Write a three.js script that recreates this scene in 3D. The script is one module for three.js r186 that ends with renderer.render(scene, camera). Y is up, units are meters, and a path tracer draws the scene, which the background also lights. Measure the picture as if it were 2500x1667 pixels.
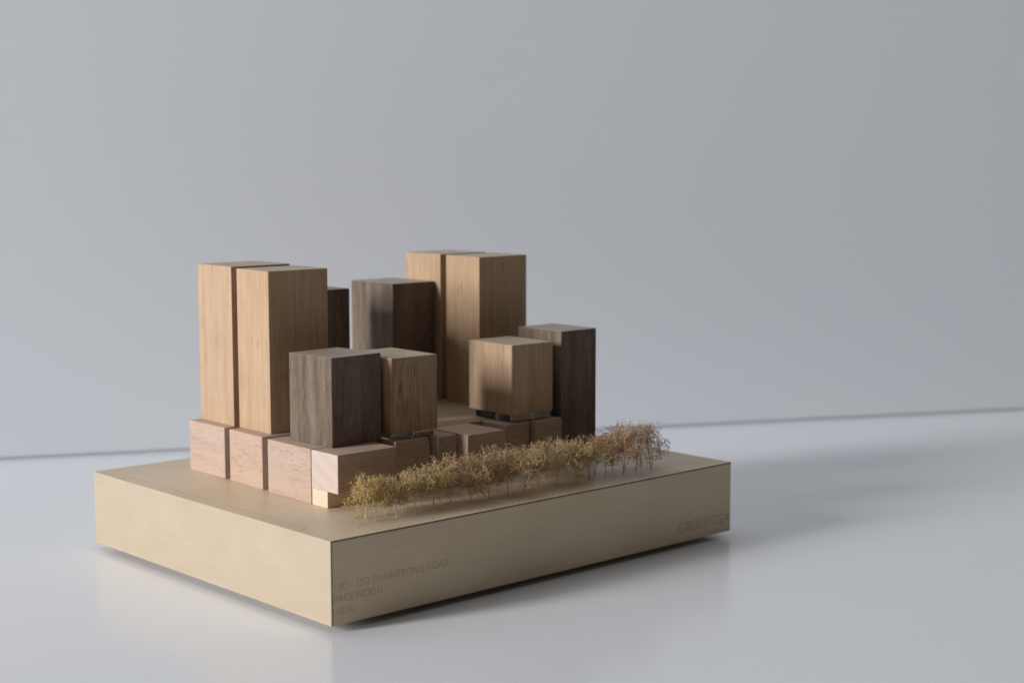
import * as THREE from 'three';
import { RoundedBoxGeometry } from 'three/addons/geometries/RoundedBoxGeometry.js';
import { mergeGeometries } from 'three/addons/utils/BufferGeometryUtils.js';
import { TextGeometry } from 'three/addons/geometries/TextGeometry.js';
import { FontLoader } from 'three/addons/loaders/FontLoader.js';
import { RectAreaLightUniformsLib } from 'three/addons/lights/RectAreaLightUniformsLib.js';

// ---------------------------------------------------------------- camera, light, exposure
// World: the table top is y = 0. The model's long lettered side runs along +x, its lit side runs along -z,
// and its near top corner stands above the origin.
const GAP = 0.0035, BH = 0.0425, BL = 0.30, BW = 0.2364, TOP = GAP + BH;
const scene = new THREE.Scene();
scene.background = new THREE.Color().setRGB(0.042, 0.036, 0.030);
const camera = new THREE.PerspectiveCamera(23.9, 1024 / 682, 0.05, 20);
{
  const yaw = 0.7408, pitch = -0.11466, roll = -0.001;
  camera.position.set(-0.45046, TOP + 0.18516, 0.62298);
  const f = new THREE.Vector3(Math.cos(pitch) * Math.sin(yaw), Math.sin(pitch), -Math.cos(pitch) * Math.cos(yaw));
  camera.lookAt(camera.position.clone().add(f));
  camera.rotateZ(roll);
  camera.focus = 0.865;
  camera.userData.fStop = 8;
}
RectAreaLightUniformsLib.init();
function areaLight(name, w, h, intensity, rgb, pos, at) {
  const l = new THREE.RectAreaLight(new THREE.Color().setRGB(...rgb), intensity, w, h);
  l.name = name; l.position.set(...pos); l.lookAt(...at); scene.add(l);
  return l;
}
// a tall narrow window at the left, and an added unseen fill for the ceiling's faint return
areaLight('window_light', 1.2, 2.9, 47, [1.0, 0.985, 0.985], [-7.0, 2.22, -1.78], [0.1, 0.06, -0.12]);
areaLight('overhead_fill', 1.6, 0.9, 0.55, [0.97, 0.985, 1.02], [0.02, 1.55, -0.16], [0.25, 0.2, -0.42]);

const renderer = new THREE.WebGLRenderer({ antialias: true });
renderer.setSize(1024, 682);
renderer.toneMapping = THREE.LinearToneMapping;
renderer.toneMappingExposure = 1.15;
renderer.shadowMap.enabled = true;

// ---------------------------------------------------------------- helpers
function rng(seed) { let s = seed >>> 0; return () => { s = (s + 0x6D2B79F5) | 0; let t = Math.imul(s ^ (s >>> 15), 1 | s); t = (t + Math.imul(t ^ (t >>> 7), 61 | t)) ^ t; return ((t ^ (t >>> 14)) >>> 0) / 4294967296; }; }
function hash(x, y, s) { let h = Math.imul(x, 374761393) ^ Math.imul(y, 668265263) ^ Math.imul(s, 2147483647 ^ 1274126177); h = Math.imul(h ^ (h >>> 13), 1274126177); h ^= h >>> 16; return (h >>> 0) / 4294967296; }
// value noise that repeats every px by py cells; u, v in 0..1
function noise(u, v, px, py, s) {
  const x = u * px, y = v * py, ix = Math.floor(x), iy = Math.floor(y), fx = x - ix, fy = y - iy;
  const a = fx * fx * (3 - 2 * fx), b = fy * fy * (3 - 2 * fy), m = (k, n) => ((k % n) + n) % n;
  const x0 = m(ix, px), x1 = m(ix + 1, px), y0 = m(iy, py), y1 = m(iy + 1, py);
  return (hash(x0, y0, s) * (1 - a) + hash(x1, y0, s) * a) * (1 - b) + (hash(x0, y1, s) * (1 - a) + hash(x1, y1, s) * a) * b;
}
function fbm(u, v, px, py, s, n = 4) { let t = 0, w = 0.5, k = 0; for (let i = 0; i < n; i++) { t += w * noise(u, v, px, py, s + i * 17); k += w; w *= 0.5; px *= 2; py *= 2; } return t / k; }
const TILE = 0.1;   // metres covered by one repeat of a wood texture
const enc = (c) => { c = Math.min(1, Math.max(0, c)); return 255 * (c <= 0.0031308 ? c * 12.92 : 1.055 * Math.pow(c, 1 / 2.4) - 0.055); };
function woodMaps(size, fn) {
  const c = new Uint8Array(size * size * 4), h = new Uint8Array(size * size * 4);
  for (let y = 0; y < size; y++) for (let x = 0; x < size; x++) {
    const [r, g, b, z] = fn((x + 0.5) / size, (y + 0.5) / size), o = (y * size + x) * 4;
    c[o] = enc(r); c[o + 1] = enc(g); c[o + 2] = enc(b); c[o + 3] = 255;
    h[o] = h[o + 1] = h[o + 2] = Math.max(0, Math.min(255, z * 255)); h[o + 3] = 255;
  }
  const mk = (d, srgb) => { const t = new THREE.DataTexture(d, size, size); t.wrapS = t.wrapT = THREE.RepeatWrapping; t.magFilter = THREE.LinearFilter; t.minFilter = THREE.LinearMipmapLinearFilter; t.generateMipmaps = true; if (srgb) t.colorSpace = THREE.SRGBColorSpace; t.needsUpdate = true; return t; };
  return [mk(c, true), mk(h, false)];
}
function woodMaterial(name, size, fn, rough, bump, specular = 0.6) {
  const [map, bumpMap] = woodMaps(size, fn);
  const m = new THREE.MeshPhysicalMaterial({ map, bumpMap, bumpScale: bump, roughness: rough, metalness: 0, specularIntensity: specular });
  m.name = name;
  return m;
}
const mix = (a, b, t) => [a[0] + (b[0] - a[0]) * t, a[1] + (b[1] - a[1]) * t, a[2] + (b[2] - a[2]) * t];
const sm = (a, b, x) => { const t = Math.min(1, Math.max(0, (x - a) / (b - a))); return t * t * (3 - 2 * t); };

// Grain runs along v in every side texture.
function oakSide(seed, light, dark, poreAt) {
  return (u, v) => {
    const w = u + 0.018 * (fbm(u, v, 3, 2, seed + 5, 3) - 0.5);
    const band = fbm(w, v, 52, 1, seed, 3), fine = fbm(w, v, 170, 5, seed + 1, 2), figure = fbm(u, v, 10, 6, seed + 2, 3);
    const pore = sm(poreAt, poreAt + 0.12, noise(w, v, 150, 9, seed + 3)) * sm(0.35, 0.6, noise(w, v, 22, 4, seed + 4));
    let t = 0.5 + 0.4 * (band - 0.5) + 0.65 * (fine - 0.5) + 0.4 * (figure - 0.5) - 0.55 * pore;
    const c = mix(dark, light, Math.min(1.15, Math.max(-0.1, t)));
    return [...c, 0.6 + 0.5 * (fine - 0.5) - 0.4 * pore];
  };
}
function endGrain(seed, light, dark, rings) {
  return (u, v) => {
    const d = v + 0.22 * Math.cos(2 * Math.PI * u) * 0.25 + 0.02 * fbm(u, v, 8, 8, seed, 3);
    const ring = 0.5 + 0.5 * Math.sin(2 * Math.PI * d * rings), sp = fbm(u, v, 180, 180, seed + 1, 2), bl = fbm(u, v, 9, 9, seed + 2, 3);
    const t = 0.5 + 0.22 * (ring - 0.5) + 0.9 * (sp - 0.5) + 0.5 * (bl - 0.5);
    return [...mix(dark, light, Math.min(1, Math.max(0, t))), sp];
  };
}
function walnutSide(seed) {
  const light = [0.27, 0.212, 0.162], dark = [0.085, 0.061, 0.046];
  return (u, v) => {
    const w = u + 0.05 * (fbm(u, v, 2, 2, seed + 5, 3) - 0.5);
    const band = fbm(w, v, 18, 1, seed, 3), fine = fbm(w, v, 200, 16, seed + 1, 2), sp = noise(u, v, 300, 160, seed + 2);
    const t = 0.5 + 0.85 * (band - 0.5) + 0.6 * (fine - 0.5) + 0.22 * (sp - 0.5);
    return [...mix(dark, light, Math.min(1.1, Math.max(0, t))), 0.6 + 0.6 * (fine - 0.5)];
  };
}
function balsaSide(seed) {
  const light = [0.65, 0.495, 0.41], dark = [0.44, 0.30, 0.225];
  return (u, v) => {
    const w = u + 0.006 * (fbm(u, v, 4, 3, seed + 5, 3) - 0.5);
    const band = fbm(w, v, 30, 2, seed, 3), streak = sm(0.62, 0.86, noise(w, v, 230, 22, seed + 1)) * sm(0.2, 0.7, noise(u, v, 14, 8, seed + 3)), fine = fbm(w, v, 300, 30, seed + 2, 2);
    const t = 0.66 + 0.42 * (band - 0.5) - 0.5 * streak + 0.45 * (fine - 0.5);
    return [...mix(dark, light, Math.min(1.1, Math.max(-0.1, t))), 0.6 - 0.45 * streak + 0.4 * (fine - 0.5)];
  };
}
function plySide(seed, light, dark) {
  return (u, v) => {
    const w = u + 0.05 * (fbm(u, v, 3, 2, seed + 5, 3) - 0.5);
    const cloud = fbm(u, v, 4, 2, seed, 4), grain = fbm(w, v, 60, 2, seed + 1, 3), fine = fbm(w, v, 240, 14, seed + 2, 2);
    const t = 0.55 + 1.0 * (cloud - 0.5) + 0.22 * (grain - 0.5) + 0.2 * (fine - 0.5);
    return [...mix(dark, light, Math.min(1, Math.max(0, t))), 0.5 + 0.4 * (fine - 0.5)];
  };
}
const M = {
  oak: woodMaterial('pale oak', 1024, oakSide(11, [0.63, 0.455, 0.305], [0.43, 0.28, 0.168], 0.80), 0.62, 0.00006),
  oakEnd: woodMaterial('oak end grain', 512, endGrain(21, [0.60, 0.50, 0.39], [0.38, 0.30, 0.215], 24), 0.5, 0.00008, 1),
  oakSawn: woodMaterial('sawn oak end grain', 512, endGrain(23, [0.62, 0.52, 0.39], [0.33, 0.26, 0.175], 30), 0.6, 0.0004, 0.8),
  oakBrown: woodMaterial('streaked oak', 1024, oakSide(31, [0.57, 0.40, 0.25], [0.22, 0.13, 0.068], 0.70), 0.6, 0.00008),
  oakWarm: woodMaterial('warm oak', 1024, oakSide(35, [0.60, 0.44, 0.29], [0.33, 0.205, 0.115], 0.80), 0.6, 0.00007),
  slab: woodMaterial('tan timber slab', 512, oakSide(37, [0.46, 0.345, 0.245], [0.36, 0.255, 0.175], 0.9), 0.6, 0.00004),
  walnut: woodMaterial('walnut', 1024, walnutSide(41), 0.7, 0.00006, 0.2),
  walnutEnd: woodMaterial('walnut end grain', 512, endGrain(51, [0.46, 0.39, 0.325], [0.28, 0.225, 0.18], 12), 0.45, 0.00006, 1),
  balsa: woodMaterial('pink timber', 1024, balsaSide(61), 0.72, 0.0001),
  balsaEnd: woodMaterial('pink timber end grain', 512, (u, v) => {
    const ring = 0.5 + 0.5 * Math.sin(2 * Math.PI * (11 * u + 6 * v + 0.4 * fbm(u, v, 6, 6, 71, 3))), sp = fbm(u, v, 150, 150, 72, 2);
    return [...mix([0.56, 0.43, 0.375], [0.70, 0.575, 0.505], Math.min(1, Math.max(0, 0.62 + 0.3 * (ring - 0.5) + 0.6 * (sp - 0.5)))), sp];
  }, 0.8, 0.00008),
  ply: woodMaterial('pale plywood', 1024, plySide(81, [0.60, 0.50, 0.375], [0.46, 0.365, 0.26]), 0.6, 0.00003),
  plyFrontLit: woodMaterial('lightened plywood front', 1024, plySide(85, [0.81, 0.68, 0.50], [0.66, 0.535, 0.375]), 0.6, 0.00003),  // same ply, its colour lightened in place of bounce light on the front
  plyTopLit: woodMaterial('lightened plywood top', 1024, plySide(91, [0.76, 0.63, 0.46], [0.63, 0.505, 0.35]), 0.42, 0.00003, 1),  // same ply again, extra top light put into its colour
  cream: woodMaterial('cream timber', 512, plySide(95, [0.80, 0.70, 0.53], [0.70, 0.59, 0.42]), 0.65, 0.00003),
};
M.burnt = new THREE.MeshStandardMaterial({ color: new THREE.Color().setRGB(0.20, 0.125, 0.06), roughness: 0.8 });
M.scorched = new THREE.MeshStandardMaterial({ color: new THREE.Color().setRGB(0.36, 0.22, 0.11), roughness: 0.8 });
M.lettering = new THREE.MeshStandardMaterial({ color: new THREE.Color().setRGB(0.54, 0.425, 0.285), roughness: 0.85 });
M.etch = new THREE.MeshStandardMaterial({ color: new THREE.Color().setRGB(0.33, 0.235, 0.13), roughness: 0.85 });
M.plinth = new THREE.MeshStandardMaterial({ color: new THREE.Color().setRGB(0.48, 0.38, 0.28), roughness: 0.8 });
M.acrylic = new THREE.MeshPhysicalMaterial({ color: 0xffffff, roughness: 0.04, transmission: 1, thickness: 0.004, ior: 1.49, attenuationColor: new THREE.Color().setRGB(0.80, 0.90, 0.90), attenuationDistance: 0.05 });

const used = new Map();
function numbered(name) { const n = used.get(name) ?? 0; used.set(name, n + 1); return n ? name + '_' + String(n).padStart(3, '0') : name; }
function tag(o, label, category, group, kind) {
  if (label) o.userData.label = label;
  if (category) o.userData.category = category;
  if (group) o.userData.group = group;
  if (kind) o.userData.kind = kind;
  return o;
}
function mesh(name, geometry, material, parent = scene) {
  const m = new THREE.Mesh(geometry, material);
  m.name = parent === scene ? numbered(name) : name;
  m.castShadow = m.receiveShadow = true; parent.add(m);
  return m;
}
// A box with softly rounded edges, centred on x and z, standing on y = 0. Faces are told apart by direction:
// mats = { px, nx, py, ny, pz, nz } material indices; grain = axis that the texture's v follows on the side faces.
function timber(w, h, d, r, grain, faces, seed) {
  const g = new RoundedBoxGeometry(w, h, d, 2, r), p = g.attributes.position, rnd = rng(seed);
  const off = [0, 1, 2, 3, 4, 5].map(() => [rnd(), rnd()]);
  const n = p.count / 3, uv = new Float32Array(p.count * 2), nm = new THREE.Vector3(), a = new THREE.Vector3(), b = new THREE.Vector3(), c = new THREE.Vector3(), slots = [];
  for (let t = 0; t < n; t++) {
    a.fromBufferAttribute(p, t * 3); b.fromBufferAttribute(p, t * 3 + 1); c.fromBufferAttribute(p, t * 3 + 2);
    nm.crossVectors(b.clone().sub(a), c.clone().sub(a));
    const ax = [Math.abs(nm.x), Math.abs(nm.y), Math.abs(nm.z)], k = ax.indexOf(Math.max(...ax)), side = k * 2 + (nm.getComponent(k) > 0 ? 0 : 1);
    const others = [0, 1, 2].filter((q) => q !== k), va = others.includes(grain) ? grain : others[1], ua = others.find((q) => q !== va);
    [a, b, c].forEach((q, i) => { uv[(t * 3 + i) * 2] = q.getComponent(ua) / TILE + off[side][0]; uv[(t * 3 + i) * 2 + 1] = q.getComponent(va) / TILE + off[side][1]; });
    slots.push(faces[side]);
  }
  // sort triangles by material
  const order = [...slots.keys()].sort((x, y) => slots[x] - slots[y] || x - y), P = new Float32Array(p.count * 3), N = new Float32Array(p.count * 3), U = new Float32Array(p.count * 2);
  g.clearGroups(); const out = new THREE.BufferGeometry();
  order.forEach((t, i) => { P.set(p.array.subarray(t * 9, t * 9 + 9), i * 9); N.set(g.attributes.normal.array.subarray(t * 9, t * 9 + 9), i * 9); U.set(uv.subarray(t * 6, t * 6 + 6), i * 6); });
  for (let i = 1; i < P.length; i += 3) P[i] += h / 2;
  out.setAttribute('position', new THREE.BufferAttribute(P, 3)); out.setAttribute('normal', new THREE.BufferAttribute(N, 3)); out.setAttribute('uv', new THREE.BufferAttribute(U, 2));
  let from = 0;
  for (let i = 1; i <= order.length; i++) if (i === order.length || slots[order[i]] !== slots[order[from]]) { out.addGroup(from * 3, (i - from) * 3, slots[order[from]]); from = i; }
  return out;
}
// faces in the order +x -x +y -y +z -z; grain 0 = x, 1 = y, 2 = z
const ENDS = (grain) => [0, 1, 2].flatMap((k) => (k === grain ? [1, 1] : [0, 0]));
const toned = (m, ...rgb) => { const c = m.clone(); c.color.setRGB(...rgb); return c; };      // the same wood from another board
const BALSA = [M.balsa, toned(M.balsa, 0.95, 0.955, 0.94), toned(M.balsa, 1, 0.975, 0.93), toned(M.balsa, 0.91, 0.90, 0.885)], OAK = [M.oak, toned(M.oak, 1, 0.985, 0.955), toned(M.oak, 0.96, 0.965, 0.95), toned(M.oak, 0.95, 0.925, 0.89)];
let blockSeed = 100;
// A block from (x0,u0) to (x1,u1) on the board, z0 to z1 above its top, turned by th about its near corner (u runs away from the viewer along -z).
function block(name, label, group, [x0, x1, u0, u1, z0, z1], side, end, grain, { th = 0, r = 0.0004 } = {}) {
  const w = x1 - x0, d = u1 - u0, g = timber(w, z1 - z0, d, r, grain, ENDS(grain), blockSeed++);
  const m = mesh(name, g, [side, end]);
  const c = Math.cos(th), s = Math.sin(th);
  m.position.set(x0 + c * w / 2 - s * d / 2, TOP + z0, -(u0 + s * w / 2 + c * d / 2));
  m.rotation.y = th;
  return tag(m, label, 'block', group);
}

// ---------------------------------------------------------------- table and wall
const WA = new THREE.Vector2(0.081, 0.5385), WB = new THREE.Vector2(0.8757, 0.1363);   // foot of the wall on the table, (x, u)
const wdir = WB.clone().sub(WA).normalize(), wmid = WA.clone().addScaledVector(wdir, 0.45);
const wallTurn = Math.atan2(wdir.y, wdir.x);
function wallBox(along0, along1, y0, y1, back0, back1) {        // metres along the wall from its middle, and behind its face
  const g = new THREE.BoxGeometry(along1 - along0, y1 - y0, back1 - back0);
  g.translate((along0 + along1) / 2, (y0 + y1) / 2, -(back0 + back1) / 2);
  return g;
}
const paint = (() => {
  const [map, bumpMap] = woodMaps(512, (u, v) => { const a = fbm(u, v, 5, 5, 301, 4), b = fbm(u, v, 120, 120, 302, 2); const k = 0.99 + 0.016 * (a - 0.5); return [0.825 * k, 0.87 * k, 0.915 * k, b]; });
  map.repeat.set(2, 2); bumpMap.repeat.set(16, 16);
  return new THREE.MeshStandardMaterial({ map, bumpMap, bumpScale: 0.00003, roughness: 0.75 });
})();
{
  const w = mesh('wall', mergeGeometries([wallBox(-2.2, 2.2, 0.0025, 2.4, 0, 0.05), wallBox(-2.2, 2.2, -0.3, 0.0025, 0.0014, 0.05)]), paint);
  w.position.set(wmid.x, 0, -wmid.y); w.rotation.y = wallTurn; w.userData.kind = 'structure';
}
{
  const [rm] = woodMaps(512, (u, v) => { const a = fbm(u, v, 6, 6, 311, 4), b = fbm(u, v, 60, 60, 312, 3); const k = 0.75 + 0.35 * (a - 0.5) + 0.12 * (b - 0.5); return [k, k, k, k]; });
  rm.colorSpace = THREE.NoColorSpace;
  const laminate = new THREE.MeshPhysicalMaterial({ color: new THREE.Color().setRGB(0.90, 0.93, 0.975), roughness: 0.21, roughnessMap: rm });
  const g = new RoundedBoxGeometry(4.4, 0.03, 2.6, 3, 0.0015);
  const t = mesh('table', g, laminate);
  // its back edge runs along the foot of the wall, a hair in front of the recess
  t.position.set(wmid.x + 1.3 * Math.sin(wallTurn), -0.015, -(wmid.y - 1.3 * Math.cos(wallTurn)));
  t.rotation.y = wallTurn;
  tag(t, 'glossy white table top that carries the timber model in front of the pale wall', 'table');
}

// ---------------------------------------------------------------- the board
const font = await new FontLoader().loadAsync('fonts/droid/droid_sans_regular.typeface.json');
{
  const base = new THREE.Group(); base.name = numbered('plywood_box'); scene.add(base);
  tag(base, 'pale plywood box base with engraved address, carrying the timber blocks and dried trees', 'model base');
  const T = 0.001, S = 0.0025;
  const panel = (name, x0, x1, y0, y1, u0, u1, grain, mats, faces, r = 0.00022) => {
    const m = mesh(name, timber(x1 - x0, y1 - y0, u1 - u0, r, grain, faces, blockSeed++), mats, base);
    m.position.set((x0 + x1) / 2, y0, -(u0 + u1) / 2);
    return m;
  };
  // faces order +x -x +y -y +z -z
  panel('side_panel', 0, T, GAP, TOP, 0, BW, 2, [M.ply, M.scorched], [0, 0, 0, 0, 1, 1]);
  panel('top_panel', T, BL, TOP - T * 0.9, TOP, 0, BW, 2, [M.plyTopLit, M.burnt], [1, 1, 0, 0, 1, 1]);
  panel('front_panel', T, BL, GAP, TOP - T * 0.9, 0.0001, S, 0, [M.plyFrontLit, M.scorched], [0, 1, 0, 0, 0, 0]);
  panel('back_panel', T, BL, GAP, TOP - T * 0.9, BW - S, BW - 0.0001, 0, [M.ply, M.scorched], [0, 1, 0, 0, 0, 0]);
  panel('side_panel', BL - S, BL - 0.0001, GAP, TOP - T * 0.9, S, BW - S, 2, [M.ply, M.scorched], [0, 0, 0, 0, 1, 1]);
  panel('bottom_panel', T, BL - S, GAP + 0.0012, GAP + 0.004, S, BW - S, 0, [M.ply], [0, 0, 0, 0, 0, 0]);
  panel('plinth', 0.010, BL - 0.03, 0, GAP + 0.0012, 0.018, BW - 0.018, 0, [M.plinth], [0, 0, 0, 0, 0, 0]);
  // engraved lettering: cap height h, baseline z under the top, between x0 and x1
  const words = (text, x0, x1, z, h) => {
    const g = new TextGeometry(text, { font, size: 1, depth: 0.1, curveSegments: 4 });
    g.computeBoundingBox(); const b = g.boundingBox, cap = font.data ? 0.714 * 1 : b.max.y;
    const hh = new TextGeometry('E', { font, size: 1, depth: 0.1 }); hh.computeBoundingBox();
    g.translate(-b.min.x, 0, 0);
    g.scale((x1 - x0) / (b.max.x - b.min.x), h / hh.boundingBox.max.y, 0.001);
    const m = mesh('inscription', g, M.lettering, base);
    m.position.set(x0, TOP + z, -0.0001 - 0.00004);
  };
  words('130 - 150 BUNNERONG ROAD', 0.0013, 0.0743, -0.0251, 0.0036);
  words('PAGEWOOD', 0.0013, 0.0315, -0.0311, 0.0036);
  words('UB5C', 0.0011, 0.0141, -0.0371, 0.0036);
  words('GROUPGSA', 0.2529, 0.2990, -0.0367, 0.0059);
  // etched kerb lines on the top sheet
  const line = (pts) => {
    const curve = new THREE.CatmullRomCurve3(pts.map(([x, u]) => new THREE.Vector3(x, 0, -u)), false, 'catmullrom', 0.1);
    const g = new THREE.TubeGeometry(curve, pts.length * 8, 0.00016, 4); g.scale(1, 0.25, 1);
    const m = mesh('etched_line', g, M.etch, base); m.position.y = TOP;
  };
  line([[0.0012, 0.2065], [0.004, 0.2062], [0.0068, 0.2035], [0.0078, 0.1966], [0.0078, 0.16], [0.0077, 0.10], [0.0076, 0.05], [0.0076, 0.034], [0.0062, 0.0296], [0.003, 0.0282], [0.0012, 0.0281]]);
  line([[0.262, 0.0042], [0.20, 0.0042], [0.10, 0.0042], [0.04, 0.0042], [0.031, 0.0052], [0.0265, 0.0092], [0.0268, 0.0136], [0.0305, 0.0172], [0.037, 0.0192], [0.05, 0.0194]]);
}

// ---------------------------------------------------------------- podium blocks of pink timber
const Z = 0.0298;
const PG = 'pink timber podium blocks';
let pieces = 0;
const podium = (label, box, grain, o) => block('podium_block', label, PG, box, BALSA[[0, 2, 1, 3, 1, 3, 2, 3, 1, 3][pieces++ % 10]], M.balsaEnd, grain, o);
podium('pink timber podium block under the left oak tower, farthest back on the lit left side', [0.0457, 0.1310, 0.1653, 0.2035, 0, Z], 2);
podium('pink timber podium block between two dark slots, under the second oak tower', [0.0441, 0.130, 0.1243, 0.1592, 0, Z], 2, { th: -0.03 });
podium('widest pink timber podium block, lit, under the left half of the grey walnut cube', [0.0422, 0.087, 0.0752, 0.1172, 0, Z], 2, { th: -0.02 });
podium('pink timber block with lit square end grain, overhanging the cream block', [0.0420, 0.0807, 0.0506, 0.0743, 0.0090, Z], 0);
block('support_block', 'small smooth cream block under the overhanging pink block at the near corner', null, [0.0422, 0.0775, 0.0603, 0.0743, 0, 0.0090], M.cream, M.cream, 0);
podium('shaded pink timber podium block beside the overhanging corner block, under the streaked oak cube', [0.0889, 0.1122, 0.0612, 0.1040, 0, Z], 0);
block('support_block', 'narrow cream block standing recessed in the gap under the streaked oak cube', null, [0.1124, 0.1149, 0.0634, 0.1000, 0, 0.0268], M.cream, M.cream, 0);
podium('narrow shaded pink timber podium block right of the recessed cream block', [0.1165, 0.1297, 0.0578, 0.1030, 0, Z], 0);
podium('shaded pink podium block mid row, with its wide flat top bare', [0.1322, 0.1597, 0.0508, 0.0826, 0, Z], 0);
podium('shaded pink timber podium block under the left part of the raised oak cube', [0.1709, 0.1893, 0.0617, 0.0826, 0, Z], 0);
podium('rightmost pink timber podium block of the front row, beside the tall dark walnut block', [0.1923, 0.2136, 0.0590, 0.0826, 0, Z], 0);
block('podium_slab', 'broad tan timber slab in the middle of the model, carrying the two rear oak towers', null, [0.1322, 0.2465, 0.0830, 0.2040, 0, Z], M.slab, M.slab, 0);

// ---------------------------------------------------------------- towers
const TG = 'tall oak towers', WG = 'dark walnut blocks';
block('oak_tower', 'leftmost tall pale oak tower, standing on the farthest left podium block', TG, [0.0521, 0.0925, 0.1648, 0.2018, Z, 0.1223], OAK[0], M.oakEnd, 1, { th: -0.015 });
block('oak_tower', 'second tall pale oak tower from the left, showing its wide shaded right side', TG, [0.0523, 0.0924, 0.1275, 0.1605, Z, 0.1215], OAK[1], M.oakEnd, 1, { th: -0.018 });
block('oak_tower', 'rear tall oak tower partly hidden by the grey walnut block in the middle', TG, [0.2078, 0.2468, 0.1644, 0.1999, Z, 0.1229], OAK[2], M.oakEnd, 1);
block('oak_tower', 'rightmost tall oak tower, its lit side half in shadow, behind the raised oak cube', TG, [0.2058, 0.2457, 0.1245, 0.1565, Z, 0.1229], OAK[3], M.oakEnd, 1);
block('walnut_block', 'nearest walnut cube with grey banded lit side, at the front corner of the podium', WG, [0.0522, 0.0868, 0.0691, 0.1058, Z, 0.0784], M.walnut, M.walnutEnd, 1, { th: 0.05 });
block('walnut_block', 'walnut block peeping out dark behind the second oak tower from the left', WG, [0.1015, 0.1355, 0.1640, 0.2035, Z, 0.1053], M.walnut, M.walnutEnd, 1);
block('walnut_block', 'rear middle walnut block, its lit side fading into shadow before an oak tower', WG, [0.1732, 0.2068, 0.1695, 0.2125, Z, 0.1056], M.walnut, M.walnutEnd, 1);
block('walnut_block', 'rightmost walnut block, standing on the base board itself behind the tree row', WG, [0.2170, 0.2467, 0.0632, 0.1012, 0, 0.0809], M.walnut, M.walnutEnd, 1);
block('oak_cube', 'brown streaked oak cube beside the nearest walnut cube, raised on a thin clear plate', 'oak cubes on clear plates', [0.0890, 0.1213, 0.0645, 0.1065, 0.0333, 0.0755], M.oakBrown, M.oakSawn, 1, { th: -0.025, r: 0.0011 });
block('oak_cube', 'lighter oak cube at the right, raised on a clear plate before the tall walnut block', 'oak cubes on clear plates', [0.1770, 0.2092, 0.0632, 0.1030, 0.0343, 0.0757], M.oakWarm, M.oakSawn, 1, { th: -0.03, r: 0.0006 });
{
  const support = (label, [x0, x1, u0, u1, z0, z1], th) => {
    const g = mesh('clear_plate', new RoundedBoxGeometry(x1 - x0, z1 - z0, u1 - u0, 2, 0.0002), M.acrylic);
    g.position.set((x0 + x1) / 2, TOP + (z0 + z1) / 2, -(u0 + u1) / 2); g.rotation.y = th;
    tag(g, label, 'clear plate', 'clear acrylic plates');
  };
  support('clear acrylic plate under the brown streaked oak cube', [0.0905, 0.1208, 0.0668, 0.0990, Z + 0.00003, 0.03325], -0.02);
  support('clear acrylic plate under the lighter oak cube at the right', [0.1798, 0.2116, 0.0668, 0.0985, Z + 0.00003, 0.03425], -0.02);
}

// ---------------------------------------------------------------- dried-flower trees
const twigMat = new THREE.MeshStandardMaterial({ vertexColors: true, roughness: 0.85, side: THREE.DoubleSide });
function stick(out, pts, radii, color) {                            // a three-sided tapering stick through pts
  const n = pts.length, up = new THREE.Vector3(), e = new THREE.Vector3(), f = new THREE.Vector3(), d = new THREE.Vector3(), start = out.p.length / 3;
  for (let i = 0; i < n; i++) {
    d.subVectors(pts[Math.min(n - 1, i + 1)], pts[Math.max(0, i - 1)]).normalize();
    up.set(0.31, 0.52, 0.79).normalize(); e.crossVectors(d, up).normalize(); f.crossVectors(d, e);
    for (let k = 0; k < 3; k++) {
      const a = k * 2.0944, q = e.clone().multiplyScalar(Math.cos(a)).addScaledVector(f, Math.sin(a));
      out.p.push(pts[i].x + q.x * radii[i], pts[i].y + q.y * radii[i], pts[i].z + q.z * radii[i]); out.n.push(q.x, q.y, q.z); out.c.push(...color);
    }
  }
  for (let i = 0; i < n - 1; i++) for (let k = 0; k < 3; k++) { const a = start + i * 3 + k, b = start + i * 3 + (k + 1) % 3; out.i.push(a, b, a + 3, b, b + 3, a + 3); }
}
const ico = (() => { const g = new THREE.OctahedronGeometry(1, 0); return g.attributes.position; })();
function bud(out, at, r, color, rnd) {
  const start = out.p.length / 3, s = [0.75 + 0.5 * rnd(), 0.75 + 0.6 * rnd(), 0.75 + 0.5 * rnd()], a = rnd() * 6.28, c = Math.cos(a), sn = Math.sin(a);
  for (let i = 0; i < ico.count; i++) {
    const x = ico.getX(i) * s[0], y = ico.getY(i) * s[1], z = ico.getZ(i) * s[2], X = c * x - sn * y, Y = sn * x + c * y;
    out.p.push(at.x + X * r, at.y + Y * r, at.z + z * r); out.n.push(X, Y, z); out.c.push(...color); out.i.push(start + i);
  }
}
const pack = (o) => { const g = new THREE.BufferGeometry(); g.setAttribute('position', new THREE.Float32BufferAttribute(o.p, 3)); g.setAttribute('normal', new THREE.Float32BufferAttribute(o.n, 3)); g.setAttribute('color', new THREE.Float32BufferAttribute(o.c, 3)); g.setIndex(o.i); return g; };
const fresh = () => ({ p: [], n: [], c: [], i: [] });
const TW = { ochre: [0.60, 0.44, 0.19], straw: [0.60, 0.44, 0.235], olive: [0.50, 0.37, 0.18], rust: [0.55, 0.38, 0.21], grey: [0.44, 0.34, 0.20] };
const BD = { ochre: [0.55, 0.39, 0.15], straw: [0.52, 0.37, 0.18], olive: [0.43, 0.31, 0.14], rust: [0.46, 0.205, 0.14], grey: [0.36, 0.27, 0.17] };
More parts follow.
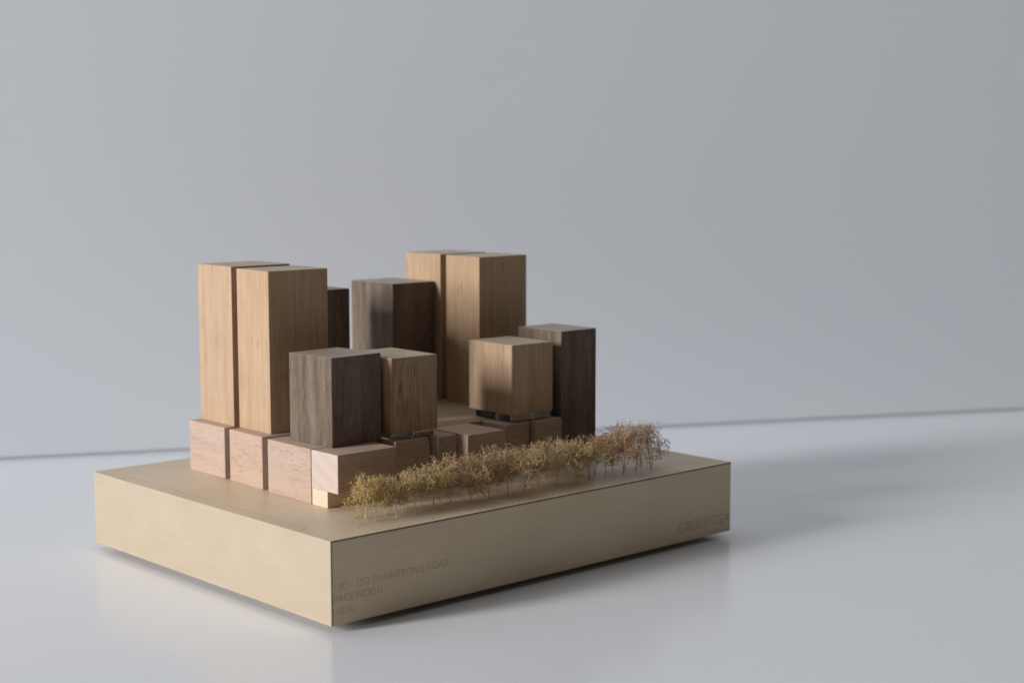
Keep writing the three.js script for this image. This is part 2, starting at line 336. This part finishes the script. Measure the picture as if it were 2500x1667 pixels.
function makeTree(seed, kind, height, spread, lean) {
  const rnd = rng(seed), trunk = fresh(), twigs = fresh(), buds = fresh(), V = THREE.Vector3;
  const jig = (c, k = 0.22) => { const s = 1 - k / 2 + k * rnd(); return c.map((x) => x * s); };
  const grow = (from, dir, len, r, level) => {
    const side = new V(rnd() - 0.5, (rnd() - 0.5) * 0.6, rnd() - 0.5).multiplyScalar(0.5 + 0.5 * level), n = level < 2 ? 5 : 4, pts = [from.clone()], rr = [r];
    const d = dir.clone(), end = r * (level > 3 ? 0.75 : 0.8);
    for (let i = 1; i < n; i++) { d.addScaledVector(side, 1 / n).normalize(); pts.push(pts[i - 1].clone().addScaledVector(d, len / (n - 1))); rr.push(r + (end - r) * i / (n - 1)); }
    stick(level < 2 ? trunk : twigs, pts, rr, jig(TW[rnd() < 0.18 ? 'straw' : kind], 0.3));
    const tip = pts[n - 1];
    if (level >= 5 || (level === 4 && rnd() < 0.3)) {
      const k = Math.floor(0.9 + rnd() * 1.9);
      for (let i = 0; i < k; i++) bud(buds, tip.clone().add(new V(rnd() - 0.5, rnd() - 0.5, rnd() - 0.5).multiplyScalar(0.0009)), 0.0002 + 0.0002 * rnd(), jig(BD[rnd() < 0.2 ? 'straw' : kind], 0.5), rnd);
      return;
    }
    const kids = level === 0 ? (rnd() < 0.45 ? 2 : 3) : level === 1 ? 4 : level === 2 ? 4 : level === 3 ? (rnd() < 0.5 ? 4 : 3) : 3, turn0 = rnd() * 6.28;
    for (let k = 0; k < kids; k++) {
      const az = turn0 + k * 6.283 / kids + (rnd() - 0.5) * 0.9, open = (level === 0 ? 0.30 + 0.22 * rnd() : 0.5 + 0.5 * rnd()) * spread;
      const a = new V().crossVectors(d, new V(0.3, 0.2, 0.93)).normalize(), b = new V().crossVectors(d, a);
      const nd = d.clone().multiplyScalar(Math.cos(open)).addScaledVector(a, Math.sin(open) * Math.cos(az)).addScaledVector(b, Math.sin(open) * Math.sin(az));
      if (level > 1) { nd.y -= 0.06; nd.x += 0.3 * (rnd() - 0.5); nd.z += 0.3 * (rnd() - 0.5); } nd.normalize();
      const at = k === 0 || level < 1 ? tip : pts[n - 1 - Math.floor(rnd() * 2.6)];
      grow(at, nd, height * [0, 0.28, 0.20, 0.14, 0.095, 0.062][level + 1] * (0.75 + 0.5 * rnd()), Math.max(0.000125, end * 0.74), level + 1);
    }
  };
  grow(new V(0, 0, 0), new V(lean * (rnd() - 0.5), 1, lean * (rnd() - 0.5)).normalize(), height * (0.23 + 0.10 * rnd()), 0.00030 + 0.00008 * rnd(), 0);
  return [pack(trunk), pack(twigs), pack(buds)];
}
const ORD = ['first', 'second', 'third', 'fourth', 'fifth', 'sixth', 'seventh', 'eighth', 'ninth', 'tenth', 'eleventh', 'twelfth', 'thirteenth', 'fourteenth', 'fifteenth', 'sixteenth', 'seventeenth'];
const XS = [0.043, 0.056, 0.068, 0.0803, 0.0935, 0.107, 0.120, 0.1335, 0.1455, 0.158, 0.1712, 0.1865, 0.198, 0.2108, 0.2255, 0.237, 0.250];
const FRONT = ['ochre', 'straw', 'straw', 'ochre', 'straw', 'rust', 'olive', 'rust', 'straw', 'olive', 'straw', 'straw', 'olive', 'rust', 'rust', 'rust', 'grey'];
const BACK = ['ochre', 'ochre', 'rust', 'straw', 'rust', 'rust', 'olive', 'grey', 'rust', 'straw', 'olive', 'rust', 'straw', 'rust', 'rust', 'rust', 'grey'];
const SAY = { ochre: 'yellow ochre', straw: 'straw coloured', olive: 'olive brown', rust: 'reddish brown', grey: 'greyish brown' };
[[0.0193, FRONT, 'front'], [0.0285, BACK, 'rear']].forEach(([u, kinds, row], ri) => XS.forEach((x, i) => {
  const rnd = rng(900 + ri * 100 + i), kind = kinds[i];
  const h = 0.0218 + 0.0052 * rnd() + [0, 0, 0.001, 0.002, 0.005, 0.0055, 0.0055, 0.0045, 0.0035, 0.0045, 0.0055, 0.0055, 0.006, 0.0065, 0.0075, 0.007, 0.005][i];
  const t = new THREE.Group(); t.name = numbered('model_tree'); scene.add(t);
  const [a, b, c] = makeTree(5000 + ri * 300 + i * 7, kind, h, 1.2 + 0.25 * rnd(), 0.3);
  mesh('trunk', a, twigMat, t);
  mesh('twigs', b, twigMat, t).userData.kind = 'stuff';
  mesh('flower_buds', c, twigMat, t).userData.kind = 'stuff';
  t.position.set(x + 0.001 * (rnd() - 0.5), TOP - 0.0002, -(u + 0.001 * (rnd() - 0.5)));
  tag(t, `${SAY[kind]} dried-flower tree, ${ORD[i]} from the left in the ${row} row along the lettered side`, 'model tree', 'dried-flower model trees');
}));
{ // crumbs that have dropped off the dried flowers
  const o = fresh(), rnd = rng(77);
  for (let i = 0; i < 46; i++) { const r = 0.00016 + 0.0002 * rnd(), x = 0.035 + 0.225 * rnd(), u = 0.012 + 0.022 * rnd(); bud(o, new THREE.Vector3(x, TOP + r * 0.6, -u), r, BD[['ochre', 'rust', 'olive', 'grey'][Math.floor(rnd() * 4)]].map((q) => q * 0.6), rnd); }
  tag(mesh('fallen_buds', pack(o), twigMat), 'brown crumbs of dried flower scattered under the tree row', 'crumbs', null, 'stuff');
}

renderer.render(scene, camera);
